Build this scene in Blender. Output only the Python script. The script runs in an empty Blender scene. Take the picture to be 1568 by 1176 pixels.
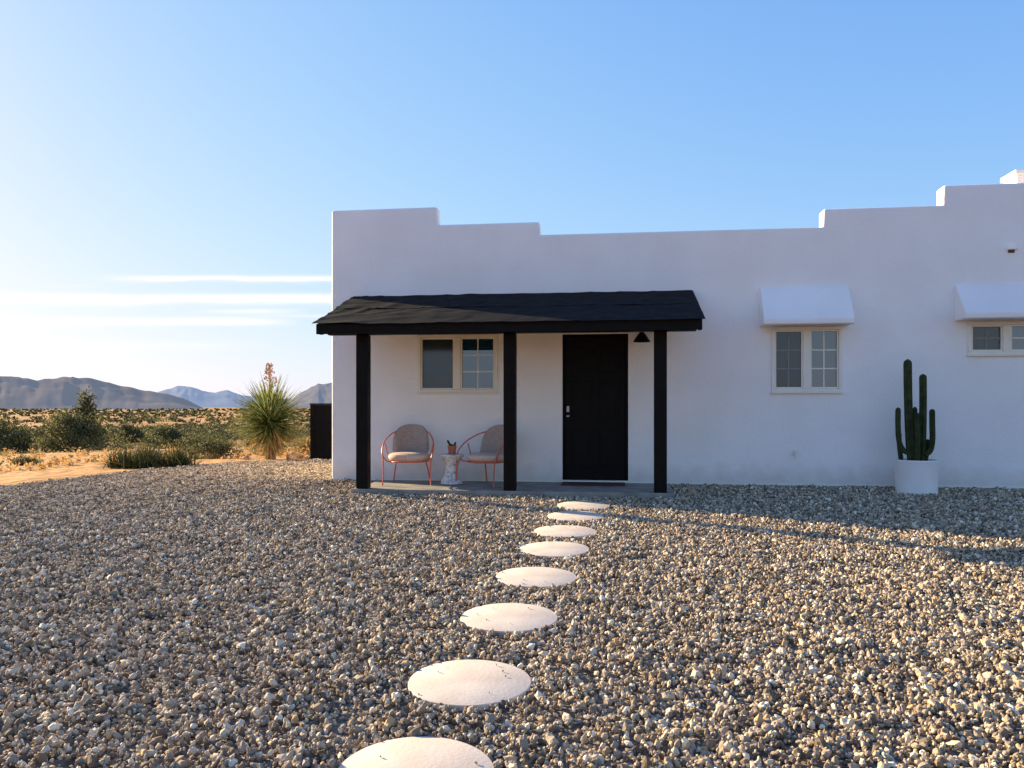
import bpy, bmesh, math, random
import numpy as np
from mathutils import Vector, Matrix, noise, Euler
random.seed(7); rng=np.random.default_rng(7)
sc=bpy.context.scene
R=math.radians

# ------------------------------------------------------------------ materials
def nd(nt,typ,**kw):
    n=nt.nodes.new(typ)
    for k,v in kw.items(): setattr(n,k,v)
    return n
def mat(name,c1,c2=None,scale=5,rough=.8,bump=0,bscale=40,spec=.3,metal=0,detail=6,ior=None,coord='Object',bdist=.01,ramp=(.35,.65),transl=0):
    m=bpy.data.materials.new(name); m.use_nodes=True; nt=m.node_tree
    b=nt.nodes['Principled BSDF']; b.inputs['Roughness'].default_value=rough
    b.inputs['Specular IOR Level'].default_value=spec; b.inputs['Metallic'].default_value=metal
    if ior: b.inputs['IOR'].default_value=ior
    b.inputs['Base Color'].default_value=(*c1,1)
    tc=nd(nt,'ShaderNodeTexCoord'); colout=None
    if c2:
        n=nd(nt,'ShaderNodeTexNoise'); n.inputs['Scale'].default_value=scale; n.inputs['Detail'].default_value=detail
        nt.links.new(tc.outputs[coord],n.inputs['Vector'])
        r=nd(nt,'ShaderNodeValToRGB'); r.color_ramp.elements[0].position=ramp[0]; r.color_ramp.elements[1].position=ramp[1]
        r.color_ramp.elements[0].color=(*c1,1); r.color_ramp.elements[1].color=(*c2,1)
        nt.links.new(n.outputs['Fac'],r.inputs[0]); nt.links.new(r.outputs[0],b.inputs['Base Color']); colout=r.outputs[0]
    if bump:
        n=nd(nt,'ShaderNodeTexNoise'); n.inputs['Scale'].default_value=bscale; n.inputs['Detail'].default_value=5
        nt.links.new(tc.outputs[coord],n.inputs['Vector'])
        bp=nd(nt,'ShaderNodeBump'); bp.inputs['Strength'].default_value=bump; bp.inputs['Distance'].default_value=bdist
        nt.links.new(n.outputs['Fac'],bp.inputs['Height']); nt.links.new(bp.outputs[0],b.inputs['Normal'])
    if transl and colout:
        tr=nd(nt,'ShaderNodeBsdfTranslucent'); nt.links.new(colout,tr.inputs['Color'])
        mx=nd(nt,'ShaderNodeMixShader'); mx.inputs[0].default_value=transl
        nt.links.new(b.outputs[0],mx.inputs[1]); nt.links.new(tr.outputs[0],mx.inputs[2]); nt.links.new(mx.outputs[0],nt.nodes['Material Output'].inputs['Surface'])
    return m

M_stucco=mat('stucco',(.85,.805,.775),(.91,.87,.84),scale=1.1,rough=.9,bump=.4,bscale=26,bdist=.014,spec=.15)
# faint dust splash along the foot of the stucco
nt=M_stucco.node_tree; b=nt.nodes['Principled BSDF']; src=b.inputs['Base Color'].links[0].from_socket
tc=nd(nt,'ShaderNodeTexCoord'); sx=nd(nt,'ShaderNodeSeparateXYZ'); nt.links.new(tc.outputs['Object'],sx.inputs[0])
nn=nd(nt,'ShaderNodeTexNoise'); nn.inputs['Scale'].default_value=6; nn.inputs['Detail'].default_value=6; nt.links.new(tc.outputs['Object'],nn.inputs['Vector'])
m1=nd(nt,'ShaderNodeMath',operation='MULTIPLY_ADD'); nt.links.new(nn.outputs['Fac'],m1.inputs[0]); m1.inputs[1].default_value=-.35; nt.links.new(sx.outputs['Z'],m1.inputs[2])
mr=nd(nt,'ShaderNodeMapRange'); mr.inputs['From Min'].default_value=-.17; mr.inputs['From Max'].default_value=.12; mr.inputs['To Min'].default_value=.55; mr.inputs['To Max'].default_value=0
nt.links.new(m1.outputs[0],mr.inputs['Value'])
mx=nd(nt,'ShaderNodeMix',data_type='RGBA'); nt.links.new(mr.outputs[0],mx.inputs['Factor']); nt.links.new(src,mx.inputs['A']); mx.inputs['B'].default_value=(.58,.48,.40,1)
nt.links.new(mx.outputs['Result'],b.inputs['Base Color'])
M_stucco2=mat('foundation_concrete',(.45,.43,.41),(.68,.66,.63),scale=3,rough=.9,bump=.3)
M_black=mat('black_paint',(.0035,.003,.003),(.006,.005,.005),scale=9,rough=.55,bump=.25,bscale=60,bdist=.003,spec=.12)
M_shingle=mat('roofing_felt',(.004,.004,.005),(.011,.010,.012),scale=9,rough=.8,bump=.5,bscale=160,bdist=.003,spec=.10)
M_frame=mat('vinyl_frame',(.80,.74,.64),(.84,.78,.68),scale=5,rough=.4)
M_wood=mat('porch_slab_concrete',(.20,.18,.16),(.32,.29,.25),scale=4,rough=.85,bump=.3)
M_glass=mat('window_glass',(.010,.035,.055),rough=.012,ior=2.1,spec=.5)
M_screen=mat('insect_screen',(.022,.032,.036),(.034,.042,.042),scale=3,rough=.1,ior=1.65,spec=.5)
M_munt=mat('muntin_screened',(.26,.26,.27),rough=.7)
M_metal=mat('steel',(.3,.3,.32),rough=.35,metal=1)
M_stone=mat('paver_concrete',(.60,.50,.41),(.72,.61,.51),scale=4,rough=.9,bump=.3,bscale=50,bdist=.004,spec=.1)
M_coral=mat('coral_powdercoat',(.66,.14,.08),rough=.4)
M_cush=mat('cushion_fabric',(.38,.28,.23),(.46,.345,.285),scale=30,rough=.95,bump=.3,bscale=300,bdist=.002)
M_cush2=mat('seat_fabric',(.55,.40,.32),(.64,.48,.39),scale=30,rough=.95,bump=.3,bscale=300,bdist=.002)
M_terra=mat('terracotta',(.45,.13,.07),(.52,.17,.09),scale=15,rough=.8)
M_pot=mat('white_planter',(.82,.80,.79),(.87,.85,.84),scale=6,rough=.5,bump=.1)
M_cact=mat('cactus_skin',(.020,.032,.012),(.050,.058,.022),scale=12,rough=.7,spec=.15)
M_soil_and_shade=mat('soil',(.10,.07,.05),(.18,.13,.09),scale=30,rough=1)  # planter soil; also colours the painted shadow under the scupper
M_mat=mat('coir_mat',(.08,.025,.015),(.13,.04,.025),scale=40,rough=1,bump=.5,bscale=200)
M_yuc=mat('yucca_leaf',(.06,.09,.025),(.14,.18,.055),scale=6,rough=.5,transl=.3)
M_yuc2=mat('yucca_leaf_pale',(.24,.27,.09),(.38,.38,.15),scale=6,rough=.5,transl=.35)
M_dead=mat('dry_leaf',(.38,.24,.11),(.50,.35,.18),scale=8,rough=.9,transl=.3)
M_stem=mat('woody_stem',(.14,.09,.06),(.22,.15,.10),scale=12,rough=.9)
M_lfA=mat('sage_leaf',(.040,.048,.020),(.075,.08,.033),scale=3,rough=.8,transl=.2)
M_lfB=mat('sage_leaf_light',(.12,.12,.04),(.20,.185,.07),scale=3,rough=.8,transl=.25)
M_lfC=mat('dry_grass',(.42,.25,.09),(.55,.35,.15),scale=3,rough=.9,transl=.3)
M_rock=mat('sandstone',(.36,.22,.13),(.5,.33,.2),scale=6,rough=.9,bump=.6,bscale=12,bdist=.03)

def mosaic():
    m=bpy.data.materials.new('mosaic_tile'); m.use_nodes=True; nt=m.node_tree; b=nt.nodes['Principled BSDF']
    tc=nd(nt,'ShaderNodeTexCoord'); v=nd(nt,'ShaderNodeTexVoronoi'); v.inputs['Scale'].default_value=38
    r=nd(nt,'ShaderNodeValToRGB'); r.color_ramp.elements[0].color=(.25,.2,.2,1); r.color_ramp.elements[1].color=(.75,.7,.66,1); r.color_ramp.elements[1].position=.5
    nt.links.new(tc.outputs['Object'],v.inputs['Vector']); nt.links.new(v.outputs['Color'],r.inputs[0]); nt.links.new(r.outputs[0],b.inputs['Base Color']); b.inputs['Roughness'].default_value=.5
    return m
M_mos=mosaic()

def rockmat():
    m=bpy.data.materials.new('gravel_stone'); m.use_nodes=True; nt=m.node_tree; b=nt.nodes['Principled BSDF']
    oi=nd(nt,'ShaderNodeObjectInfo'); r=nd(nt,'ShaderNodeValToRGB'); r.color_ramp.interpolation='CONSTANT'
    cols=[(0,(.15,.115,.085)),(.12,(.31,.24,.17)),(.34,(.48,.375,.26)),(.52,(.22,.16,.11)),(.62,(.36,.285,.22)),(.74,(.64,.52,.37)),(.88,(.48,.33,.18)),(.94,(.78,.68,.52))]
    el=r.color_ramp.elements
    el[0].position=0; el[0].color=(*cols[0][1],1); el[1].position=cols[1][0]; el[1].color=(*cols[1][1],1)
    for p,c in cols[2:]:
        e=el.new(p); e.color=(*c,1)
    nt.links.new(oi.outputs['Random'],r.inputs[0])
    nt.links.new(r.outputs[0],b.inputs['Base Color']); b.inputs['Roughness'].default_value=.85; b.inputs['Specular IOR Level'].default_value=.12
    return m
M_gr=rockmat()
def gravelbase():
    m=bpy.data.materials.new('gravel_bed'); m.use_nodes=True; nt=m.node_tree; b=nt.nodes['Principled BSDF']
    tc=nd(nt,'ShaderNodeTexCoord'); v=nd(nt,'ShaderNodeTexVoronoi'); v.inputs['Scale'].default_value=36
    r=nd(nt,'ShaderNodeValToRGB'); r.color_ramp.elements[0].color=(.06,.045,.03,1); r.color_ramp.elements[1].color=(.30,.23,.17,1)
    nt.links.new(tc.outputs['Object'],v.inputs['Vector']); nt.links.new(v.outputs['Color'],r.inputs[0]); nt.links.new(r.outputs[0],b.inputs['Base Color'])
    bp=nd(nt,'ShaderNodeBump'); bp.invert=True; bp.inputs['Distance'].default_value=.03; bp.inputs['Strength'].default_value=1
    nt.links.new(v.outputs['Distance'],bp.inputs['Height']); nt.links.new(bp.outputs[0],b.inputs['Normal']); b.inputs['Roughness'].default_value=.9
    return m
M_bed=gravelbase()

# ------------------------------------------------------------------ mesh builder
class MB:
    def __init__(s): s.v=[]; s.f=[]; s.m=[]
    def add(s,vs,fs,mi=0,M=None):
        o=len(s.v)
        for p in vs:
            p=Vector(p)
            s.v.append(M@p if M else p)
        for f in fs: s.f.append([i+o for i in f]); s.m.append(mi)
    def box(s,x0,x1,y0,y1,z0,z1,mi=0,M=None):
        vs=[(x0,y0,z0),(x1,y0,z0),(x1,y1,z0),(x0,y1,z0),(x0,y0,z1),(x1,y0,z1),(x1,y1,z1),(x0,y1,z1)]
        s.add(vs,[(0,3,2,1),(4,5,6,7),(0,1,5,4),(1,2,6,5),(2,3,7,6),(3,0,4,7)],mi,M)
    def lathe(s,prof,n=32,mi=0,c=(0,0,0),M=None):
        vs=[];fs=[]
        for r,z in prof:
            for i in range(n):
                a=2*math.pi*i/n; vs.append((c[0]+r*math.cos(a),c[1]+r*math.sin(a),c[2]+z))
        for k in range(len(prof)-1):
            for i in range(n):
                j=(i+1)%n; fs.append((k*n+i,k*n+j,(k+1)*n+j,(k+1)*n+i))
        fs.append(tuple(range(n-1,-1,-1))); fs.append(tuple((len(prof)-1)*n+i for i in range(n)))
        s.add(vs,fs,mi,M)
    def tube(s,pts,r,n=8,mi=0,sub=6,M=None,rib=0,taper=None):
        P=[Vector(p) for p in pts]
        if sub>1 and len(P)>2:
            Q=[]
            for i in range(len(P)-1):
                p0=P[max(i-1,0)];p1=P[i];p2=P[i+1];p3=P[min(i+2,len(P)-1)]
                for k in range(sub):
                    t=k/sub; Q.append(.5*((2*p1)+(-p0+p2)*t+(2*p0-5*p1+4*p2-p3)*t*t+(-p0+3*p1-3*p2+p3)*t**3))
            Q.append(P[-1]); P=Q
        vs=[];fs=[]; up=None; N=len(P)
        for i,p in enumerate(P):
            d=(P[min(i+1,N-1)]-P[max(i-1,0)]).normalized()
            if up is None:
                up=Vector((1,0,0)) if abs(d.x)<.8 else Vector((0,1,0))
            a=(up-d*up.dot(d)).normalized(); up=a; b=d.cross(a)
            rr=r*(taper(i/(N-1)) if taper else 1)
            for k in range(n):
                an=2*math.pi*k/n; q=rr*(1-(rib if k%2 else 0))
                vs.append(p+a*math.cos(an)*q+b*math.sin(an)*q)
        for i in range(N-1):
            for k in range(n):
                j=(k+1)%n; fs.append((i*n+k,i*n+j,(i+1)*n+j,(i+1)*n+k))
        fs.append(tuple(range(n-1,-1,-1))); fs.append(tuple((N-1)*n+i for i in range(n)))
        s.add(vs,fs,mi,M)
    def build(s,name,mats,parent=None,smooth=False,bevel=0,loc=None,rot=None):
        me=bpy.data.meshes.new(name); me.from_pydata([tuple(v) for v in s.v],[],s.f); 
        for m in mats: me.materials.append(m)
        me.polygons.foreach_set('material_index',s.m); me.update()
        ob=bpy.data.objects.new(name,me); sc.collection.objects.link(ob)
        if smooth:
            me.polygons.foreach_set('use_smooth',[True]*len(me.polygons))
            md=ob.modifiers.new('es','EDGE_SPLIT'); md.split_angle=R(40)
        if bevel:
            md=ob.modifiers.new('bv','BEVEL'); md.width=bevel; md.segments=2; md.limit_method='ANGLE'
        if parent: ob.parent=parent
        if loc: ob.location=loc
        if rot: ob.rotation_euler=rot
        return ob
def empty(name,loc=(0,0,0),rot=(0,0,0)):
    e=bpy.data.objects.new(name,None); e.location=loc; e.rotation_euler=rot; sc.collection.objects.link(e); e.empty_display_size=.2; return e

# ------------------------------------------------------------------ terrain
def baseH(y): return -.03+.0374*min(0,max(y,-16))
def H(x,y):
    s=math.hypot(max(0,-8.2-x),max(0,y-4.3))
    s=math.hypot(s,max(0,x-16)); s=math.hypot(s,max(0,-y-18))
    z=baseH(y)-3.5*(1-math.exp(-s*.042/3.5))
    if s>0:
        a=min(1,s/25)
        z+=a*.35*noise.noise(Vector((x*.05,y*.05,0)))+min(1,s/3)*.05*noise.noise(Vector((x*.6,y*.6,3)))
    return z
EP=[(-9.6,-16),(-9.4,-8),(-9.0,-4),(-8.55,-1.2),(-8.1,1.0),(-7.5,3.1),(-6.9,3.9),(-5.8,4.3),(-4.2,4.7),(14,4.7),(14,-16)]
def inyard(x,y):
    c=False;n=len(EP);j=n-1
    for i in range(n):
        xi,yi=EP[i];xj,yj=EP[j]
        if (yi>y)!=(yj>y) and x<(xj-xi)*(y-yi)/(yj-yi)+xi: c=not c
        j=i
    return c
def axis(c):
    a=[0]; st=.45
    while a[-1]<9000:
        if a[-1]>16: st*=1.075
        a.append(a[-1]+st)
    a=np.array(a); return np.concatenate([-a[::-1],a[1:]])+c
gx=axis(-4); gy=axis(0)
V=[];F=[]
for y in gy:
    for x in gx:
        z=H(x,y)
        if inyard(x,y): z-=.035
        V.append((x,y,z))
nx=len(gx)
for j in range(len(gy)-1):
    for i in range(nx-1): F.append((j*nx+i,j*nx+i+1,(j+1)*nx+i+1,(j+1)*nx+i))
def dirt():
    m=bpy.data.materials.new('desert_dirt'); m.use_nodes=True; nt=m.node_tree; b=nt.nodes['Principled BSDF']; b.inputs['Roughness'].default_value=.95; b.inputs['Specular IOR Level'].default_value=.05
    tc=nd(nt,'ShaderNodeTexCoord')
    def ns(sc_,d=6):
        n=nd(nt,'ShaderNodeTexNoise'); n.inputs['Scale'].default_value=sc_; n.inputs['Detail'].default_value=d; nt.links.new(tc.outputs['Object'],n.inputs['Vector']); return n
    a=ns(.05); r=nd(nt,'ShaderNodeValToRGB'); r.color_ramp.elements[0].position=.38; r.color_ramp.elements[1].position=.60
    r.color_ramp.elements[0].color=(.40,.22,.10,1); r.color_ramp.elements[1].color=(.66,.38,.17,1)
    nt.links.new(a.outputs['Fac'],r.inputs[0])
    c=ns(5); r2=nd(nt,'ShaderNodeValToRGB'); r2.color_ramp.elements[0].position=.40; r2.color_ramp.elements[1].position=.58
    r2.color_ramp.elements[0].color=(.42,.36,.26,1); r2.color_ramp.elements[1].color=(1,1,1,1); nt.links.new(c.outputs['Fac'],r2.inputs[0])
    mx=nd(nt,'ShaderNodeMix',data_type='RGBA',blend_type='MULTIPLY'); mx.inputs['Factor'].default_value=.8
    nt.links.new(r.outputs[0],mx.inputs['A']); nt.links.new(r2.outputs[0],mx.inputs['B']); nt.links.new(mx.outputs['Result'],b.inputs['Base Color'])
    bp=nd(nt,'ShaderNodeBump'); bp.inputs['Strength'].default_value=.8; bp.inputs['Distance'].default_value=.06
    nt.links.new(c.outputs['Fac'],bp.inputs['Height']); nt.links.new(bp.outputs[0],b.inputs['Normal'])
    return m
M_dirt=dirt()
me=bpy.data.meshes.new('ground'); me.from_pydata(V,[],F); me.materials.append(M_dirt)
me.polygons.foreach_set('use_smooth',[True]*len(me.polygons))
g=bpy.data.objects.new('ground',me); sc.collection.objects.link(g)

# ------------------------------------------------------------------ gravel yard
STONES=[(-.767,-8.36),(-.728,-7.43),(-.676,-6.35),(-.61,-5.324),(-.549,-4.337),(-.51,-3.52),(-.454,-2.66),(-.40,-1.95)]
SR=.305
th=R(7.5)
fw=np.array([-math.sin(th),math.cos(th)]); rt=np.array([math.cos(th),math.sin(th)])
N=690000
P=np.stack([rng.uniform(-11,9,N),rng.uniform(-11.3,4.8,N)],1)   # ~322 m2
rel=P-np.array([0,-11.35]); d=rel@fw; r_=rel@rt
keep=(d>1.6)&(np.abs(r_)<.66*d+1.0)
keep&=~((P[:,1]>-.01)&(P[:,0]>-4.2))
keep&=~((P[:,1]>-1.3)&(P[:,0]>-3.42)&(P[:,0]<.70))
keep&=((P[:,0]-3.80)**2+(P[:,1]+.45)**2>.24**2)
for sx_,sy in STONES: keep&=((P[:,0]-sx_)**2+(P[:,1]-sy)**2>(SR+.004)**2)
P=P[keep]
P=np.array([p for p in P if inyard(p[0]+.25*noise.noise(Vector((p[0]*2,p[1]*2,0))),p[1]+.2*noise.noise(Vector((p[0]*2,p[1]*2,5))))])
sz=rng.lognormal(mean=math.log(.0105),sigma=.40,size=len(P)); sz=np.clip(sz,.005,.029)
und=np.array([.020*noise.noise(Vector((p[0]*2.2,p[1]*2.2,9)))+.020*noise.noise(Vector((p[0]*7,p[1]*7,4))) for p in P])
dst=np.min(np.stack([np.hypot(P[:,0]-a,P[:,1]-b_) for a,b_ in STONES]),0)
und=(und+.004)*np.clip((dst-SR)/.15,0,1)
z=np.array([H(-4,p[1]) if p[1]<4.2 else H(p[0],p[1]) for p in P])+rng.uniform(-.004,.015,len(P))+sz*.1+np.maximum(und,-.014)
pts=[(a[0],a[1],b) for a,b in zip(P,z)]; szl=list(sz)
for sx_,sy in STONES:
    for k in range(random.randint(3,8)):
        a=random.uniform(0,6.28); q=SR*random.uniform(.5,.99)
        x,y=sx_+q*math.cos(a),sy+q*math.sin(a); pts.append((x,y,baseH(y)+.024)); szl.append(random.uniform(.003,.007))
nP=len(pts)
SV=[];SF=[];idx={}
st=.3
xs=np.arange(-10.2,14.1,st); ys=np.arange(-16.5,4.9,st)
def sv(i,j):
    if (i,j) not in idx:
        x=xs[i];y=ys[j]; idx[(i,j)]=nP+len(SV); SV.append((x,y,(H(max(x,-8.2),y) if y<4.3 else H(x,y))-.006))
    return idx[(i,j)]
for i in range(len(xs)-1):
    for j in range(len(ys)-1):
        if inyard(xs[i]+st/2,ys[j]+st/2): SF.append((sv(i,j),sv(i+1,j),sv(i+1,j+1),sv(i,j+1)))
me=bpy.data.meshes.new('gravel'); me.from_pydata(pts+SV,[],SF); me.materials.append(M_bed); me.materials.append(M_gr)
a=me.attributes.new('pt','BOOLEAN','POINT'); a.data.foreach_set('value',[True]*nP+[False]*len(SV))
a=me.attributes.new('sz','FLOAT','POINT'); a.data.foreach_set('value',szl+[0]*len(SV))
gr=bpy.data.objects.new('gravel',me); sc.collection.objects.link(gr)
ng=bpy.data.node_groups.new('gravel_scatter','GeometryNodeTree')
ng.interface.new_socket('Geometry',in_out='INPUT',socket_type='NodeSocketGeometry')
ng.interface.new_socket('Geometry',in_out='OUTPUT',socket_type='NodeSocketGeometry')
L=ng.links.new
gi=nd(ng,'NodeGroupInput'); go=nd(ng,'NodeGroupOutput')
jr=nd(ng,'GeometryNodeJoinGeometry')
for k in range(6):
    ic=nd(ng,'GeometryNodeMeshIcoSphere'); ic.inputs['Radius'].default_value=1; ic.inputs['Subdivisions'].default_value=2
    pos=nd(ng,'GeometryNodeInputPosition')
    vo=nd(ng,'ShaderNodeTexVoronoi'); vo.inputs['Scale'].default_value=.9
    ad=nd(ng,'ShaderNodeVectorMath',operation='ADD'); ad.inputs[1].default_value=(k*7.3,k*3.1,k*5.7); L(pos.outputs[0],ad.inputs[0]); L(ad.outputs[0],vo.inputs['Vector'])
    mr=nd(ng,'ShaderNodeMapRange'); mr.inputs['From Max'].default_value=1; mr.inputs['To Min'].default_value=1.35; mr.inputs['To Max'].default_value=.45
    L(vo.outputs['Distance'],mr.inputs['Value'])
    scv=nd(ng,'ShaderNodeVectorMath',operation='SCALE'); L(pos.outputs[0],scv.inputs[0]); L(mr.outputs[0],scv.inputs['Scale'])
    sp=nd(ng,'GeometryNodeSetPosition'); L(ic.outputs['Mesh'],sp.inputs['Geometry']); L(scv.outputs[0],sp.inputs['Position'])
    sm=nd(ng,'GeometryNodeSetMaterial'); sm.inputs['Material'].default_value=M_gr; L(sp.outputs[0],sm.inputs['Geometry'])
    ss=nd(ng,'GeometryNodeSetShadeSmooth'); ss.inputs['Shade Smooth'].default_value=False; L(sm.outputs[0],ss.inputs['Geometry'])
    gt=nd(ng,'GeometryNodeGeometryToInstance'); L(ss.outputs[0],gt.inputs[0]); L(gt.outputs[0],jr.inputs[0])
ip=nd(ng,'GeometryNodeInstanceOnPoints'); L(gi.outputs[0],ip.inputs['Points']); L(jr.outputs[0],ip.inputs['Instance']); ip.inputs['Pick Instance'].default_value=True
na=nd(ng,'GeometryNodeInputNamedAttribute',data_type='BOOLEAN'); na.inputs['Name'].default_value='pt'; L(na.outputs[0],ip.inputs['Selection'])
rv=nd(ng,'FunctionNodeRandomValue',data_type='INT'); rv.inputs[4].default_value=0; rv.inputs[5].default_value=5; L(rv.outputs[2],ip.inputs['Instance Index'])
rr=nd(ng,'FunctionNodeRandomValue',data_type='FLOAT_VECTOR'); rr.inputs[1].default_value=(6.28,6.28,6.28); L(rr.outputs[0],ip.inputs['Rotation'])
rs=nd(ng,'FunctionNodeRandomValue',data_type='FLOAT_VECTOR'); rs.inputs[0].default_value=(.75,.6,.55); rs.inputs[1].default_value=(1.45,1.1,1.0); rs.inputs['Seed'].default_value=5
ns_=nd(ng,'GeometryNodeInputNamedAttribute',data_type='FLOAT'); ns_.inputs['Name'].default_value='sz'
vs_=nd(ng,'ShaderNodeVectorMath',operation='SCALE'); L(rs.outputs[0],vs_.inputs[0]); L(ns_.outputs[0],vs_.inputs['Scale']); L(vs_.outputs[0],ip.inputs['Scale'])
jo=nd(ng,'GeometryNodeJoinGeometry'); L(gi.outputs[0],jo.inputs[0]); L(ip.outputs[0],jo.inputs[0]); L(jo.outputs[0],go.inputs[0])
gm=gr.modifiers.new('scatter','NODES'); gm.node_group=ng

# ------------------------------------------------------------------ stepping stones
for k,(x,y) in enumerate(STONES):
    b=MB(); ph=random.uniform(0,6)
    prof=[(SR-.01,-.03),(SR,-.025),(SR,.012),(SR-.002,.0155),(SR-.005,.0165),(.02,.0165)]
    b.lathe(prof,72)
    b.v=[Vector((v.x*(1+.006*math.sin(3*math.atan2(v.y,v.x)+ph)),v.y*(1+.006*math.sin(3*math.atan2(v.y,v.x)+ph)),v.z)) for v in b.v]
    o=b.build('stepping_stone',[M_stone],smooth=True,loc=(x,y,baseH(y)+.002),rot=(R(2.1)+random.uniform(-.006,.006),random.uniform(-.008,.008),0)); o.modifiers['es'].split_angle=R(22)

# ------------------------------------------------------------------ house
house=empty('white_stucco_house')
prof=[(-4.17,.0),(-4.17,3.95),(-2.585,3.95),(-2.585,3.69),(-1.10,3.69),(-1.10,3.505),(2.765,3.505),(2.765,3.75),(4.30,3.75),(4.30,4.015),(7.5,4.015),(7.5,3.75),(9,3.75),(9,3.5),(13,3.5),(13,.0)]
bm=bmesh.new()
fv=[bm.verts.new((x,0,z)) for x,z in prof]; f=bm.faces.new(fv)
r=bmesh.ops.extrude_face_region(bm,geom=[f]); bmesh.ops.translate(bm,verts=[e for e in r['geom'] if isinstance(e,bmesh.types.BMVert)],vec=(0,.26,0))
bmesh.ops.recalc_face_normals(bm,faces=bm.faces)
ed=[e for e in bm.edges if not all(v.co.z<.01 for v in e.verts)]
bmesh.ops.bevel(bm,geom=ed,offset=.035,segments=4,profile=.5,affect='EDGES')
me=bpy.data.meshes.new('front_wall'); bm.to_mesh(me); bm.free(); me.materials.append(M_stucco)
fwall=bpy.data.objects.new('front_wall',me); sc.collection.objects.link(fwall)
WIN=[(-2.868,-1.701,1.267,2.10),(2.081,3.004,1.265,2.15),(4.60,5.56,1.753,2.186)]
cut=MB(); cut.box(-.775,.145,-.3,.6,-.2,2.085)
for (x0,x1,z0,z1) in WIN: cut.box(x0+.004,x1-.004,-.3,.6,z0+.004,z1-.004)
co=cut.build('cutter',[M_stucco])
md=fwall.modifiers.new('b','BOOLEAN'); md.operation='DIFFERENCE'; md.object=co; md.solver='EXACT'
dg=bpy.context.evaluated_depsgraph_get(); nm=bpy.data.meshes.new_from_object(fwall.evaluated_get(dg)); fwall.modifiers.clear(); fwall.data=nm
bpy.data.objects.remove(co)
fwall.parent=house
nm.polygons.foreach_set('use_smooth',[True]*len(nm.polygons)); e=fwall.modifiers.new('es','EDGE_SPLIT'); e.split_angle=R(30)
b=MB()
b.box(-4.17,-3.9,.262,8.3,0,3.5); b.box(12.73,13,.262,8.3,0,3.45); b.box(-3.898,12.728,8.0,8.3,0,3.5); b.box(-3.898,12.728,.262,7.998,2.9,3.05)
b.build('side_and_rear_walls',[M_stucco],house,bevel=.03)
b=MB(); b.box(-4.15,12.98,.02,8.28,-.6,-.002); b.build('foundation',[M_stucco2],house)
b=MB(); b.box(-4.175,12.99,-.012,.01,-.012,.012); b.build('weep_screed',[M_frame],house)
def window(name,x0,x1,z0,z1,grid,screen_left,rows,proud=.02):
    b=MB(); fr=.042; y0=-proud; y1=.07
    b.box(x0,x1,y0,y1,z0,z0+fr); b.box(x0,x1,y0,y1,z1-fr,z1)
    b.box(x0,x0+fr,y0,y1,z0+fr+.001,z1-fr-.001); b.box(x1-fr,x1,y0,y1,z0+fr+.001,z1-fr-.001)
    xm=(x0+x1)/2; 
    b.box(xm-.045,xm+.045,y0+.006,y1,z0+fr+.001,z1-fr-.001)
    sr=.022
    for (a,c) in ((x0+fr+.001,xm-.046),(xm+.046,x1-fr-.001)):
        zz0,zz1=z0+fr+.001,z1-fr-.001
        b.box(a,c,y0+.016,y1-.01,zz0,zz0+sr); b.box(a,c,y0+.016,y1-.01,zz1-sr,zz1)
        b.box(a,a+sr,y0+.016,y1-.01,zz0+sr,zz1-sr); b.box(c-sr,c,y0+.016,y1-.01,zz0+sr,zz1-sr)
    b.box(x0-.012,x1+.012,-proud-.014,.0,z0-.022,z0-.001)
    b.build(name+'_frame',[M_frame],house,bevel=.003)
    g=MB(); g.box(x0+fr,xm-.04,.03,.05,z0+fr,z1-fr,1 if screen_left else 0); g.box(xm+.04,x1-fr,.025,.045,z0+fr,z1-fr,0)
    g.build(name+'_glass',[M_glass,M_screen],house)
    m=MB(); mw=.008
    for k,(a,c) in enumerate(((x0+fr+sr,xm-.046-sr),(xm+.046+sr,x1-fr-sr))):
        if not grid[k]: continue
        yy=.0245 if k else .0295
        xc=(a+c)/2; m.box(xc-mw,xc+mw,yy-.006,yy-.0005,z0+fr+sr,z1-fr-sr,k)
        for q in range(1,rows):
            zc=z0+fr+sr+(z1-z0-2*fr-2*sr)*q/rows; m.box(a,c,yy-.008,yy-.0008,zc-mw,zc+mw,k)
    m.build(name+'_muntins',[M_munt,M_frame],house)
window('porch_window',*WIN[0],(False,True),True,3)
window('side_window',*WIN[1],(True,True),True,3)
window('small_window',*WIN[2],(True,True),True,2)
def prism(b,x0,x1,poly,mi=0):
    n=len(poly); vs=[(x0,y,z) for y,z in poly]+[(x1,y,z) for y,z in poly]
    b.add(vs,[tuple(range(n)),tuple(range(2*n-1,n-1,-1))]+[(i,i+n,(i+1)%n+n,(i+1)%n) for i in range(n)],mi)
def fixn(o):
    bm=bmesh.new(); bm.from_mesh(o.data); bmesh.ops.recalc_face_normals(bm,faces=bm.faces); bm.to_mesh(o.data); bm.free()
def awning(x0,x1,zt,zb,out,lip):
    b=MB(); prism(b,x0,x1,[(0.01,zt),(-.05,zt-.02),(-out,zb+lip),(-out,zb),(0.01,zb)])
    fixn(b.build('stucco_awning',[M_stucco],house,bevel=.018))
awning(1.925,3.085,2.70,2.155,.33,.075); awning(4.44,5.72,2.68,2.20,.33,.075)
b=MB()
b.box(-.745,.115,.035,.09,.03,2.055)
for (x0,x1,z0,z1) in [(-.64,-.37,.2,.75),(-.26,.01,.2,.75),(-.64,-.37,.87,1.42),(-.26,.01,.87,1.42),(-.64,-.37,1.54,1.9),(-.26,.01,1.54,1.9)]:
    b.box(x0,x1,.022,.036,z0,z1); b.box(x0+.035,x1-.035,.014,.023,z0+.035,z1-.035)
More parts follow.
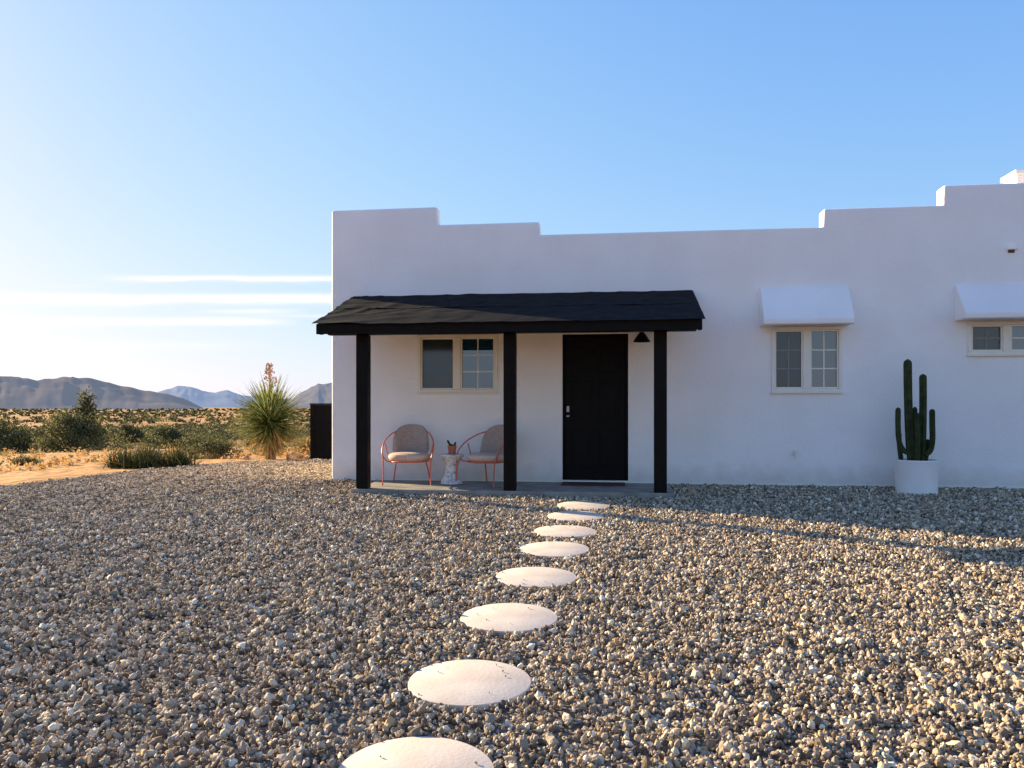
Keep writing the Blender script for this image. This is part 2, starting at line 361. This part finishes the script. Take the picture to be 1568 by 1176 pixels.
b.box(-.773,-.747,.0,.1,0.03,2.083); b.box(.117,.143,.0,.1,.03,2.083); b.box(-.746,.116,.0,.1,2.057,2.083)
b.build('front_door',[M_black],house,bevel=.004)
b=MB(); b.box(-.79,.16,-.03,.12,.0,.028); b.build('door_threshold',[M_frame],house,bevel=.004)
b=MB(); b.box(-.716,-.680,.008,.034,.99,1.07); b.lathe([(.024,0),(.024,.02),(.014,.03),(.02,.05),(.0205,.065),(.01,.075)],16,0,M=Matrix.Translation((-.697,.03,.93))@Matrix.Rotation(R(90),4,'X'))
b.build('door_handle',[M_metal],house,smooth=True)
b=MB(); zr=lambda y:2.66+.3548*y
X0,X1=-3.80,1.0
prism(b,X0,X1,[(-.001,zr(0)),(-1.53,zr(-1.53)),(-1.53,zr(-1.53)-.035),(-.001,zr(0)-.035)])
b.box(X0,X1,-1.56,-1.532,1.985,2.112)
for x in (X0-.002,X1-.036):
    prism(b,x,x+.038,[(-.003,zr(0)-.036),(-1.529,zr(-1.53)-.036),(-1.529,1.99),(-1.40,1.99),(-.003,zr(0)-.19)])
for k in range(1,8):
    x=X0+.1+k*(X1-X0-.24)/8
    prism(b,x,x+.045,[(-.004,zr(0)-.038),(-1.525,zr(-1.53)-.038),(-1.525,zr(-1.53)-.12),(-.004,zr(0)-.17)])
b.box(X0+.04,X1-.04,-1.26,-1.14,2.0,2.13)
fixn(b.build('porch_roof_frame',[M_black],house,bevel=.004))
sh=MB(); sl=math.atan(.3548); Ls=1.60/math.cos(sl); nc=2; ex=Ls/nc
for c in range(nc):
    a,e_=X0-.03,X1+.03; d0=c*ex-(.01 if c==0 else 0); d1=d0+ex+.03; th_=.005
    cols=150; rows=14; top=[]
    for q in range(cols+1):
        xx=a+(e_-a)*q/cols; wf=.35+.65*max(0,1-(q/cols)*1.9)
        for k in range(rows+1):
            dd=d0+(d1-d0)*k/rows
            rid=1-abs(noise.noise(Vector((xx*2.2+dd*3.5,dd*1.3-xx*.5,c*3))))*5
            wl=.016*max(0,rid)*wf+.006*noise.noise(Vector((xx*4,dd*4,c)))+.006*noise.noise(Vector((xx*1.3,dd,8)))
            y=-dd*math.cos(sl); z=2.668-dd*math.sin(sl)+.008+.006*k/rows+wl
            top.append((xx,y,z))
    n=len(top); vs=top+[(p[0],p[1],p[2]-th_) for p in top]; fs=[]; K=rows+1
    for q in range(cols):
        for k in range(rows):
            i=q*K+k; fs.append((i,i+1,i+K+1,i+K)); fs.append((n+i,n+i+K,n+i+K+1,n+i+1))
        i=q*K+rows; fs.append((i,n+i,n+i+K,i+K))
    for k in range(rows): fs.append((k,n+k,n+k+1,k+1)); o_=cols*K+k; fs.append((o_,o_+1,n+o_+1,n+o_))
    sh.add(vs,fs)
sh.build('porch_roofing',[M_shingle],house,smooth=True)
b=MB()
for x in (-3.294,-1.361,.525): b.box(x-.077,x+.077,-1.277,-1.123,.0,2.0)
b.build('porch_posts',[M_black],house,bevel=.008)
b=MB(); b.box(-3.42,.70,-1.30,-.014,-.16,-.001); b.build('porch_slab',[M_wood],house,bevel=.01)
b=MB(); b.box(5.08,5.20,-.07,.01,3.13,3.15); b.box(5.08,5.2,-.012,.01,3.15,3.2); b.box(5.10,5.18,-.004,.01,3.09,3.13,1); b.build('roof_scupper',[M_stucco,M_soil_and_shade],house)  # dark strip below the lip is a painted shadow, not soil
b=MB(); b.tube([(2.39,0,.43),(2.39,-.06,.43),(2.39,-.08,.40),(2.39,-.08,.36)],.011,8); b.box(2.36,2.42,-.006,.01,.40,.46); b.tube([(2.36,-.05,.47),(2.42,-.05,.47)],.008,6); b.tube([(2.39,-.05,.43),(2.39,-.05,.47)],.006,6); b.build('hose_faucet',[M_frame],house,smooth=True)
b=MB(); b.box(5.44,5.80,.5,.9,3.0,4.25); b.box(5.41,5.83,.47,.93,4.251,4.32); b.build('chimney_vent',[M_stucco],house,bevel=.01)
b=MB()
b.lathe([(.03,.13),(.032,.07),(.05,.055),(.115,-.04),(.118,-.05),(.112,-.05),(.045,.045),(.02,.05)][::-1],24,0,(0,0,0))
b.tube([(0,0,.12),(0,-.0,.17),(0,.06,.21),(0,.15,.19),(0,.215,.15)],.012,8); b.lathe([(.05,0),(.05,.02),(.02,.03)],20,0,M=Matrix.Translation((0,.235,.15))@Matrix.Rotation(R(90),4,'X'))
b.build('barn_wall_lamp',[M_black],smooth=True,loc=(.325,-.235,2.0))
b=MB(); b.box(-.76,.10,-.52,-.10,.0,.014); b.build('doormat',[M_mat],bevel=.004)

# ------------------------------------------------------------------ chairs
def chair(loc,rz):
    e=empty('patio_chair',loc,(0,0,rz))
    b=MB()
    b.lathe([(.05,.32),(.22,.32),(.262,.335),(.28,.365),(.282,.385),(.27,.41),(.23,.428),(.12,.436),(.02,.438)],36)
    b.v=[Vector((v.x*1.02,v.y*.95-.01,v.z)) for v in b.v]
    b.build('seat_cushion',[M_cush2],e,smooth=True)
    b=MB(); nu,nv=20,8
    def pt(u,v,off):
        a=u*R(72); rad=.235+off+.03*v
        h=.40*(max(0,1-abs(u)**2.6))**.5
        zz=.395+ (h+.02)*v
        return (rad*math.sin(a),.03+rad*math.cos(a)*.95+.06*v,zz)
    vs=[];fs=[]
    for o in (0,1):
        for i in range(nu+1):
            for j in range(nv+1):
                u=-1+2*i/nu; v=j/nv; ed_=min(1,4*min(1-abs(u)+.02,(1-v)+.08)); 
                vs.append(pt(u*.995,v,(.022 if o else -.022)*ed_**.5))
    K=(nu+1)*(nv+1); ix=lambda o,i,j:o*K+i*(nv+1)+j
    for i in range(nu):
        for j in range(nv):
            fs.append((ix(0,i,j),ix(0,i,j+1),ix(0,i+1,j+1),ix(0,i+1,j))); fs.append((ix(1,i,j),ix(1,i+1,j),ix(1,i+1,j+1),ix(1,i,j+1)))
    for i in range(nu):
        fs.append((ix(0,i,nv),ix(1,i,nv),ix(1,i+1,nv),ix(0,i+1,nv))); fs.append((ix(0,i,0),ix(0,i+1,0),ix(1,i+1,0),ix(1,i,0)))
    for j in range(nv):
        fs.append((ix(0,0,j),ix(1,0,j),ix(1,0,j+1),ix(0,0,j+1))); fs.append((ix(0,nu,j),ix(0,nu,j+1),ix(1,nu,j+1),ix(1,nu,j)))
    b.add(vs,fs); b.build('backrest',[M_cush],e,smooth=True)
    b=MB(); rr_=.0095
    for s in (-1,1):
        b.tube([(s*.09,.33,.74),(s*.20,.27,.72),(s*.28,.12,.67),(s*.335,-.06,.58),(s*.345,-.2,.47),(s*.325,-.26,.36),(s*.315,-.28,.2),(s*.325,-.30,0.005)],rr_,8)
        b.tube([(s*.20,.2,.32),(s*.235,.27,.16),(s*.26,.32,0.005)],rr_,8)
        b.tube([(s*.335,-.23,.40),(s*.28,-.2,.33),(s*.2,-.12,.312)],rr_,8)
        b.tube([(s*.33,-.02,.56),(s*.30,-.0,.42),(s*.26,.0,.33)],rr_*.9,8)
    b.tube([(.27*math.cos(a),.26*math.sin(a)-.01,.315) for a in np.linspace(0,2*math.pi,25)],rr_,8,sub=1)
    b.tube([(-.2,.265,.74),(-.09,.33,.74),(.09,.33,.74),(.2,.265,.74)],rr_,8)
    b.build('frame',[M_coral],e,smooth=True)
chair((-2.85,-.55,0),R(8)); chair((-1.76,-.52,0),R(-28))
e=empty('side_table',(-2.262,-.52,0))
b=MB(); b.lathe([(.13,0),(.15,.01),(.145,.05),(.10,.14),(.082,.21),(.095,.28),(.14,.36),(.165,.385),(.168,.40),(.16,.41),(.02,.412)],36); b.build('drum',[M_mos],e,smooth=True)
e=empty('small_potted_cactus',(-2.26,-.5,.412))
b=MB(); b.lathe([(.045,0),(.062,.002),(.064,.012),(.05,.015),(.052,.06),(.062,.10),(.062,.115),(.054,.115),(.05,.10),(.01,.098)],24,0); b.build('pot',[M_terra],e,smooth=True)
b=MB(); tp=lambda t:math.sqrt(max(.05,1-max(0,(t-.7)/.3)**2))
for (x,y,h,l) in [(-.018,0,.10,-.05),(.02,.01,.075,.03),(0,-.02,.05,0)]:
    b.tube([(x,y,.09),(x+l*.4,y,.09+h*.5),(x+l,y,.09+h)],.016,10,0,taper=tp,rib=.2)
b.build('stems',[M_cact],e,smooth=True)

# ------------------------------------------------------------------ big cactus
e=empty('potted_columnar_cactus',(3.80,-.45,-.055))
b=MB(); b.lathe([(.235,0),(.243,.008),(.258,.42),(.262,.43),(.258,.44),(.235,.44),(.232,.38),(.02,.378)],56,0); b.build('planter',[M_pot],e,smooth=True)
b=MB(); b.lathe([(.233,.376),(.2,.395),(.02,.40)],30); b.build('soil',[M_soil_and_shade],e)
b=MB(); tp=lambda t:(.8+.2*min(1,t*5))*math.sqrt(max(.03,1-max(0,(t-.93)/.07)**2))
def col(pts,r): b.tube(pts,r,14,0,sub=10,rib=.25,taper=tp)
col([(-.06,0,.37),(-.085,0,.8),(-.10,0,1.3),(-.105,.0,1.73)],.052)
col([(.07,.02,.37),(.085,.02,.8),(.09,.02,1.2),(.088,.02,1.54)],.046)
col([(-.10,-.01,.52),(-.17,-.01,.57),(-.215,-.01,.68),(-.228,-.01,.9),(-.222,0,1.11)],.034)
col([(.10,-.01,.50),(.165,-.01,.56),(.192,-.01,.7),(.190,-.01,.9),(.192,0,1.09)],.036)
col([(-.01,-.06,.37),(-.012,-.07,.7),(-.02,-.07,1.05)],.034)
col([(.02,.08,.37),(.01,.09,.7),(.015,.09,1.12)],.030)
col([(-.16,.05,.37),(-.185,.06,.6),(-.19,.06,.78)],.030)
col([(.12,.06,.37),(.15,.06,.55),(.155,.06,.70)],.032)
b.build('columns',[M_cact],e,smooth=False)

# ------------------------------------------------------------------ spiky plants
def blade(b,base,dirv,L_,w,droop,mi,fold=.25,seg=4):
    d=dirv.normalized(); side=d.cross(Vector((0,0,1)))
    if side.length<.1: side=Vector((1,0,0))
    side.normalize(); up=side.cross(d); vs=[];fs=[]
    for k in range(seg+1):
        t=k/seg; p=base+d*L_*t+Vector((0,0,-droop*L_*t*t)); ww=w*(1-t)**.7*(1 if t>0 else .9)+.0015
        vs+= [p-side*ww/2+up*ww*fold,p,p+side*ww/2+up*ww*fold]
    for k in range(seg):
        o=3*k; fs+= [(o,o+1,o+4,o+3),(o+1,o+2,o+5,o+4)]
    b.add(vs,fs,mi)
yx,yy=-7.25,4.75; yz=H(yx,yy)
e=empty('yucca_plant',(yx,yy,yz))
b=MB(); b.tube([(0,0,-.05),(.02,0,.3),(0,0,.8)],.11,12,0); b.build('trunk',[M_stem],e)
b=MB()
for k in range(1000):
    u=random.random(); el=math.asin(-.6+1.58*u); az=random.uniform(0,6.283)
    d_=Vector((math.cos(az)*math.cos(el),math.sin(az)*math.cos(el),math.sin(el)))
    c=Vector((random.gauss(0,.05),random.gauss(0,.05),.62+.25*random.random()+.12*math.sin(el)))
    mi=0 if random.random()<.6 else 1
    if el<R(-18) and random.random()<.4: mi=2
    blade(b,c,d_,random.uniform(.68,1.0)*(1 if el>-.2 else .9),.040,random.uniform(0,.10),mi)
for k in range(110):
    az=random.uniform(0,6.283); d_=Vector((math.cos(az)*.5,math.sin(az)*.5,-.75)); blade(b,Vector((0,0,random.uniform(.35,.65))),d_,random.uniform(.35,.6),.035,0,2)
b.build('leaves',[M_yuc,M_yuc2,M_dead],e)
b=MB(); b.tube([(0,0,.8),(.0,0,1.4),(-.03,0,2.0)],.014,8,0)
for k in range(130):
    z=random.uniform(1.52,2.02); a=random.uniform(0,6.28); q=.20*(1-(z-1.5)/.65)*random.uniform(.3,1)+.02
    p=Vector((q*math.cos(a)-.02,q*math.sin(a),z)); s_=random.uniform(.010,.020)
    b.add([p+Vector((0,0,s_*1.6)),p+Vector((s_,0,0)),p+Vector((-s_*.5,s_*.8,0)),p+Vector((-s_*.5,-s_*.8,0)),p-Vector((0,0,s_*1.6))],[(0,1,2),(0,2,3),(0,3,1),(4,2,1),(4,3,2),(4,1,3)],1)
    if k%3==0: b.tube([(0,0,z-.06),tuple(p)],.004,4,0,sub=1)
b.build('flower_stalk',[M_dead,mat('dry_flower',(.50,.30,.20),(.60,.40,.30),transl=.3)],e)
for (x,y,n,L_) in [(-8.45,2.2,1.2,.56),(-8.95,2.35,1.1,.52),(-8.0,2.5,1.0,.50),(-8.75,2.9,.9,.5)]:
    b=MB()
    for k in range(int(260*n)):
        az=random.uniform(0,6.28); el=random.uniform(R(5),R(85)); d_=Vector((math.cos(az)*math.cos(el),math.sin(az)*math.cos(el),math.sin(el)))
        blade(b,Vector((random.gauss(0,.12),random.gauss(0,.10),0)),d_,random.uniform(.6,1)*L_,.024,random.uniform(0,.3),random.choice([0,0,0,0,0,1]))
    b.build('low_yucca_clump',[M_lfA,M_lfB,M_dead],loc=(x,y,H(x,y)))
def bush(name,x,y,w,h,n,leaf,mats,nclump=26,tall=False):
    b=MB(); cl=[]
    for k in range(nclump):
        a=random.uniform(0,6.28); q=math.sqrt(random.random()); zz=random.uniform(.15,1)
        rad=w/2*(1-.65*zz**2 if not tall else 1-.85*zz)
        cl.append(Vector((q*rad*math.cos(a),q*rad*math.sin(a),zz*h*random.uniform(.75,1.0))))
    for c in cl:
        b.tube([(c.x*.1,c.y*.1,0),(c.x*.55,c.y*.55,c.z*.6),tuple(c)],.012*w,5,2,sub=2)
        m0=0 if random.random()<.6 else 1
        for k in range(n//nclump):
            p=c+Vector((random.gauss(0,.09*w),random.gauss(0,.09*w),random.gauss(0,.09*h)))
            if p.z<.02: p.z=.05
            d_=Vector((random.gauss(0,1),random.gauss(0,1),random.gauss(.6,1))).normalized(); s_=leaf*random.uniform(.6,1.4)
            t=d_.orthogonal().normalized()*s_*.3
            b.add([p-t,p+d_*s_,p+t,p-d_*s_*.8],[(0,1,2,3)],m0 if random.random()<.8 else 1-m0)
    return b.build(name,mats+[M_stem],loc=(x,y,H(x,y)-.02))
G=[M_lfA,M_lfB]
bush('desert_bush',-20.95,17.16,2.6,1.6,4600,.075,G); bush('desert_bush',-24.4,17.76,2.3,1.4,3600,.075,G)
bush('desert_bush',-26.6,18.5,2.2,1.3,2600,.08,G)
bush('juniper_tree',-24.3,22.8,1.7,2.7,3200,.085,G,36,True); bush('desert_bush',-28.9,33.3,1.8,1.2,2000,.09,G)
bush('desert_bush',-21.2,24.2,1.9,1.0,1900,.09,G); bush('desert_bush',-16.6,24.5,1.5,.8,1500,.09,G)
bush('rabbitbrush',-9.2,6.1,1.2,.42,2600,.035,[M_lfB,M_lfA]); bush('rabbitbrush',-10.5,7.5,1.5,.5,3000,.035,[M_lfB,M_lfA])
bush('rabbitbrush',-8.9,8.2,1.1,.5,2400,.04,[M_lfB,M_lfC])
bush('dry_grass_clump',-13.2,5.06,.7,.22,900,.045,[M_lfC,M_lfB]); bush('dry_grass_clump',-7.7,8.4,1.0,.6,1500,.045,[M_lfC,M_lfB])
bush('dry_grass_clump',-7.0,6.4,.8,.5,1400,.04,[M_lfC,M_lfB])
def scrub(name,n,r0,r1,amin,amax,frac,mode):
    b=MB(); cnt=0
    while cnt<n:
        r_=math.exp(random.uniform(math.log(r0),math.log(r1))); a=random.uniform(-math.pi,math.pi)
        if random.random()<frac: a=random.uniform(amin,amax)
        x=r_*math.sin(a); y=-11.35+r_*math.cos(a)
        if inyard(x,y) or (-5<x<14 and 0<y<9) : continue
        cnt+=1
        dens=noise.noise(Vector((x*.022,y*.022,1)))+.5*noise.noise(Vector((x*.08,y*.08,5)))
        if mode=='shrub':
            if dens<0 and random.random()<.85: continue
            s_=random.choice([.35,.5,.7,.9,1.3])*random.uniform(.8,1.2)*(1 if r_<200 else 1.6); m0=random.choice([0,0,0,1]) if r_>60 else random.choice([0,1,1]); nl=int(min(110,3800/r_)+16); lf=max(.05,r_*.0013)
        else:
            s_=random.uniform(.15,.35); m0=2 if random.random()<.7 else 1; nl=int(min(24,800/r_)+6); lf=max(.04,r_*.0011)
        z=H(x,y)
        lobes=[(random.gauss(0,.5)*s_,random.gauss(0,.5)*s_,random.uniform(.15,.5)*s_,random.uniform(.3,.5)*s_) for _ in range(4)]
        for k in range(nl):
            lx,ly,lz,lr=random.choice(lobes)
            u=Vector((random.gauss(0,1),random.gauss(0,1),random.gauss(0,1))).normalized()*random.random()**.4
            p=Vector((x+lx+u.x*lr,y+ly+u.y*lr,z+max(.02,lz+u.z*lr)))
            d_=Vector((random.gauss(0,1),random.gauss(0,1),random.gauss(0,1))).normalized(); q=lf*random.uniform(.7,1.3); t=d_.orthogonal().normalized()*q*.45
            b.add([p-t,p+d_*q,p+t,p-d_*q],[(0,1,2,3)],m0)
    b.build(name,[M_lfA,M_lfB,M_lfC])
scrub('desert_scrub',11000,40,1300,R(-62),R(0),.85,'shrub')
scrub('dry_grass',1300,18,200,R(-62),R(-5),.85,'grass')
for (x,y,s_) in [(-6.75,4.7,.14),(-6.5,5.0,.10),(-7.7,4.5,.09),(-6.9,5.3,.16),(.95,-.75,.06),(.80,-1.0,.045)]:
    bm=bmesh.new(); bmesh.ops.create_icosphere(bm,subdivisions=3,radius=s_)
    for v in bm.verts: v.co*=1+.5*noise.noise(v.co*(1.1/s_)+Vector((x*9,y,0))); v.co.z*=.65
    me=bpy.data.meshes.new('boulder'); bm.to_mesh(me); bm.free(); me.materials.append(M_rock); o=bpy.data.objects.new('boulder',me); o.location=(x,y,H(x,y)+s_*.25); sc.collection.objects.link(o)
e=empty('black_side_gate',(-6.42,4.86,0))
b=MB(); 
b.box(0,.07,0,.07,-.1,1.10); b.box(1.1,1.17,0,.07,-.1,1.10); b.box(2.15,2.22,0,.07,-.1,1.10); b.box(-.01,2.23,-.01,.08,1.101,1.13)
b.box(.071,1.099,.02,.04,-.08,1.099); b.box(1.171,2.149,.02,.04,-.08,1.099)
for k in range(12):
    if k!=6: b.box(.12+k*.17,.135+k*.17,.012,.019,-.05,1.09)
b.build('panel',[M_black],e,bevel=.002)

# ------------------------------------------------------------------ hills
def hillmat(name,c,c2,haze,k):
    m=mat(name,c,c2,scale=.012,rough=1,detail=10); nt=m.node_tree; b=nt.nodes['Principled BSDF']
    b.inputs['Emission Color'].default_value=(*haze,1); b.inputs['Emission Strength'].default_value=k; b.inputs['Specular IOR Level'].default_value=0  # bluish emission stands in for aerial haze; the hills are no light source
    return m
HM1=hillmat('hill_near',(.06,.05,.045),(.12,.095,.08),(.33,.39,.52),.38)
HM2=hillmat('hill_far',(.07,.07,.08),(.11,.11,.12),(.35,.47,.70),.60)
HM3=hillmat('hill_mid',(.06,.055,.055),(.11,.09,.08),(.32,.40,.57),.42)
def hill(name,d,prof,m,depth=.25,base=-8,sd=0,nz=.3):
    nt_=260; ts=np.linspace(prof[0][0],prof[-1][0],nt_); V=[];F=[]; nr=40
    for i,t in enumerate(ts):
        h=np.interp(t,[p[0] for p in prof],[p[1] for p in prof])
        h*=1+.07*noise.noise(Vector((t*60,sd,7)))+.03*noise.noise(Vector((t*150,sd,7)))
        for j in range(nr):
            q=j/(nr-1); dd=d*(1-depth+2*depth*q); 
            k=math.sin(math.pi*q)
            x=dd*(-.1305+.9914*t); y=-11.35+dd*(.9914+.1305*t)
            n1=noise.fractal(Vector((x/d*9+sd,y/d*9,0)),1,2.0,7)
            rdg=abs(noise.noise(Vector((t*38+sd,q*3,2))))+.5*abs(noise.noise(Vector((t*95+sd,q*5,2))))
            V.append((x,y,base+(h*1.0-base)*k*(1+nz*n1*(1 if abs(q-.5)>.06 else .25)-.40*rdg*(1-k)**.5) if k>0 else base))
    for i in range(nt_-1):
        for j in range(nr-1): F.append((i*nr+j,(i+1)*nr+j,(i+1)*nr+j+1,i*nr+j+1))
    me=bpy.data.meshes.new(name); me.from_pydata(V,[],F); me.materials.append(m); me.polygons.foreach_set('use_smooth',[True]*len(F))
    o=bpy.data.objects.new(name,me); sc.collection.objects.link(o)
T=lambda px:(px-784)/1230
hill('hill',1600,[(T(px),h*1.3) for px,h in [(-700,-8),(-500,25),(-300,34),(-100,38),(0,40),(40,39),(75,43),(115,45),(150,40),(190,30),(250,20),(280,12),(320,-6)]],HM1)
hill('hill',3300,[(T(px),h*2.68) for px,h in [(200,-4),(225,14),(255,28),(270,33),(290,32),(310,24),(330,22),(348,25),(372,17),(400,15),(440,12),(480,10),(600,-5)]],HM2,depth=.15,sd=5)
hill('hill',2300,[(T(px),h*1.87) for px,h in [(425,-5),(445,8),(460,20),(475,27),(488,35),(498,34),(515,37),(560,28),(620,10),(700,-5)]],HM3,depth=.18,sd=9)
V=[];F=[]
for i in range(140):
    a=R(95+i*170/139)
    for j in range(14):
        q=j/13; rr_=1200+900*q; h=(14+22*abs(noise.noise(Vector((a*3.1,1,0))))+12*noise.noise(Vector((a*11,2,q*3))))*math.sin(math.pi*q)
        V.append((rr_*math.sin(a),rr_*math.cos(a),-6+h*1.1))
for i in range(139):
    for j in range(13): F.append((i*14+j,i*14+j+1,(i+1)*14+j+1,(i+1)*14+j))
me=bpy.data.meshes.new('hill'); me.from_pydata(V,[],F); me.materials.append(mat('hill_sunlit',(.16,.085,.05),(.26,.14,.08),scale=.01,rough=1)); o=bpy.data.objects.new('hill',me); sc.collection.objects.link(o)

# ------------------------------------------------------------------ sky & sun
SEL,SAZ=R(17),R(-65.8)
w=bpy.data.worlds.new('World'); sc.world=w; w.use_nodes=True; nt=w.node_tree; nt.nodes.clear()
out=nd(nt,'ShaderNodeOutputWorld'); bg=nd(nt,'ShaderNodeBackground'); bg.inputs['Strength'].default_value=.15
sky=nd(nt,'ShaderNodeTexSky'); sky.sky_type='NISHITA'; sky.sun_disc=False; sky.sun_elevation=SEL; sky.sun_rotation=SAZ%(2*math.pi); sky.altitude=900; sky.air_density=1; sky.dust_density=1.3; sky.ozone_density=1.5
tc=nd(nt,'ShaderNodeTexCoord'); 
def ma(op,a,b_=None,c=None,clamp=False):
    n=nd(nt,'ShaderNodeMath',operation=op); n.use_clamp=clamp
    for i,v in enumerate((a,b_,c)):
        if v is None: continue
        if isinstance(v,(int,float)): n.inputs[i].default_value=v
        else: nt.links.new(v,n.inputs[i])
    return n.outputs[0]
def dot(vec):
    n=nd(nt,'ShaderNodeVectorMath',operation='DOT_PRODUCT'); nt.links.new(tc.outputs['Generated'],n.inputs[0]); n.inputs[1].default_value=vec; return n.outputs['Value']
sep=nd(nt,'ShaderNodeSeparateColor'); nt.links.new(sky.outputs[0],sep.inputs[0]); cmb=nd(nt,'ShaderNodeCombineColor')
for i,(A,B) in enumerate([(1.72,.16),(2.85,.33),(10.2,1.32)]):
    c=sep.outputs[i]; nt.links.new(ma('DIVIDE',ma('MULTIPLY',c,A),ma('ADD',ma('MULTIPLY',c,B),1)),cmb.inputs[i])
fwd=ma('MAXIMUM',dot((-.1305,.9914,0)),.05); q=ma('DIVIDE',dot((0,0,1)),fwd); p=ma('DIVIDE',dot((.9914,.1305,0)),fwd)
cv=nd(nt,'ShaderNodeCombineXYZ'); nt.links.new(ma('MULTIPLY',p,9),cv.inputs[0]); nt.links.new(ma('MULTIPLY',q,60),cv.inputs[1])
nz=nd(nt,'ShaderNodeTexNoise'); nz.inputs['Scale'].default_value=1; nz.inputs['Detail'].default_value=5; nt.links.new(cv.outputs[0],nz.inputs['Vector'])
wob=ma('MULTIPLY',ma('SUBTRACT',nz.outputs['Fac'],.5),.009)
tot=None
for (qc,p0,p1,wd,amp) in [(.1585,-.53,-.12,.0036,.95),(.1335,-1.0,-.06,.0055,1.0),(.1185,-.41,-.25,.0032,.75),(.1055,-.68,-.26,.0045,.95),(.150,-.60,-.50,.002,.35),(.129,-.60,-.40,.007,.35),(.113,-.36,-.1,.002,.3),(.075,-.9,-.3,.006,.25)]:
    dq=ma('DIVIDE',ma('ADD',ma('SUBTRACT',q,qc),wob),wd); gsn=ma('EXPONENT',ma('MULTIPLY',ma('MULTIPLY',dq,dq),-1))
    m1=ma('DIVIDE',ma('SUBTRACT',p,p0),.10,clamp=True); m2=ma('DIVIDE',ma('SUBTRACT',p1,p),.08,clamp=True)
    v=ma('MULTIPLY',ma('MULTIPLY',gsn,amp),ma('MULTIPLY',m1,m2)); tot=v if tot is None else ma('ADD',tot,v)
tot=ma('MULTIPLY',tot,ma('ADD',ma('MULTIPLY',nz.outputs['Fac'],1.2),.4),clamp=True)
mx=nd(nt,'ShaderNodeMix',data_type='RGBA'); nt.links.new(tot,mx.inputs['Factor']); nt.links.new(cmb.outputs[0],mx.inputs['A']); mx.inputs['B'].default_value=(7.6,7.3,7.0,1)
nt.links.new(mx.outputs['Result'],bg.inputs['Color']); nt.links.new(bg.outputs[0],out.inputs['Surface'])
sl_=bpy.data.lights.new('sun','SUN'); sl_.energy=14.5; sl_.angle=R(.5); sl_.color=(1,.80,.50)
so=bpy.data.objects.new('sun',sl_); sc.collection.objects.link(so)
sd_=Vector((math.sin(SAZ)*math.cos(SEL),math.cos(SAZ)*math.cos(SEL),math.sin(SEL)))
so.rotation_euler=sd_.to_track_quat('Z','Y').to_euler(); so.location=(-20,10,15)

# ------------------------------------------------------------------ camera
cd=bpy.data.cameras.new('camera'); cam=bpy.data.objects.new('camera',cd); sc.collection.objects.link(cam); sc.camera=cam
cd.sensor_width=36; cd.lens=28.24; cd.shift_y=.0217; cd.clip_end=20000; cd.clip_start=.05
cam.location=(0,-11.35,1.07); cam.rotation_euler=(R(90),0,R(7.5))
sc.view_settings.view_transform='Standard'; sc.view_settings.look='None'; sc.view_settings.exposure=0
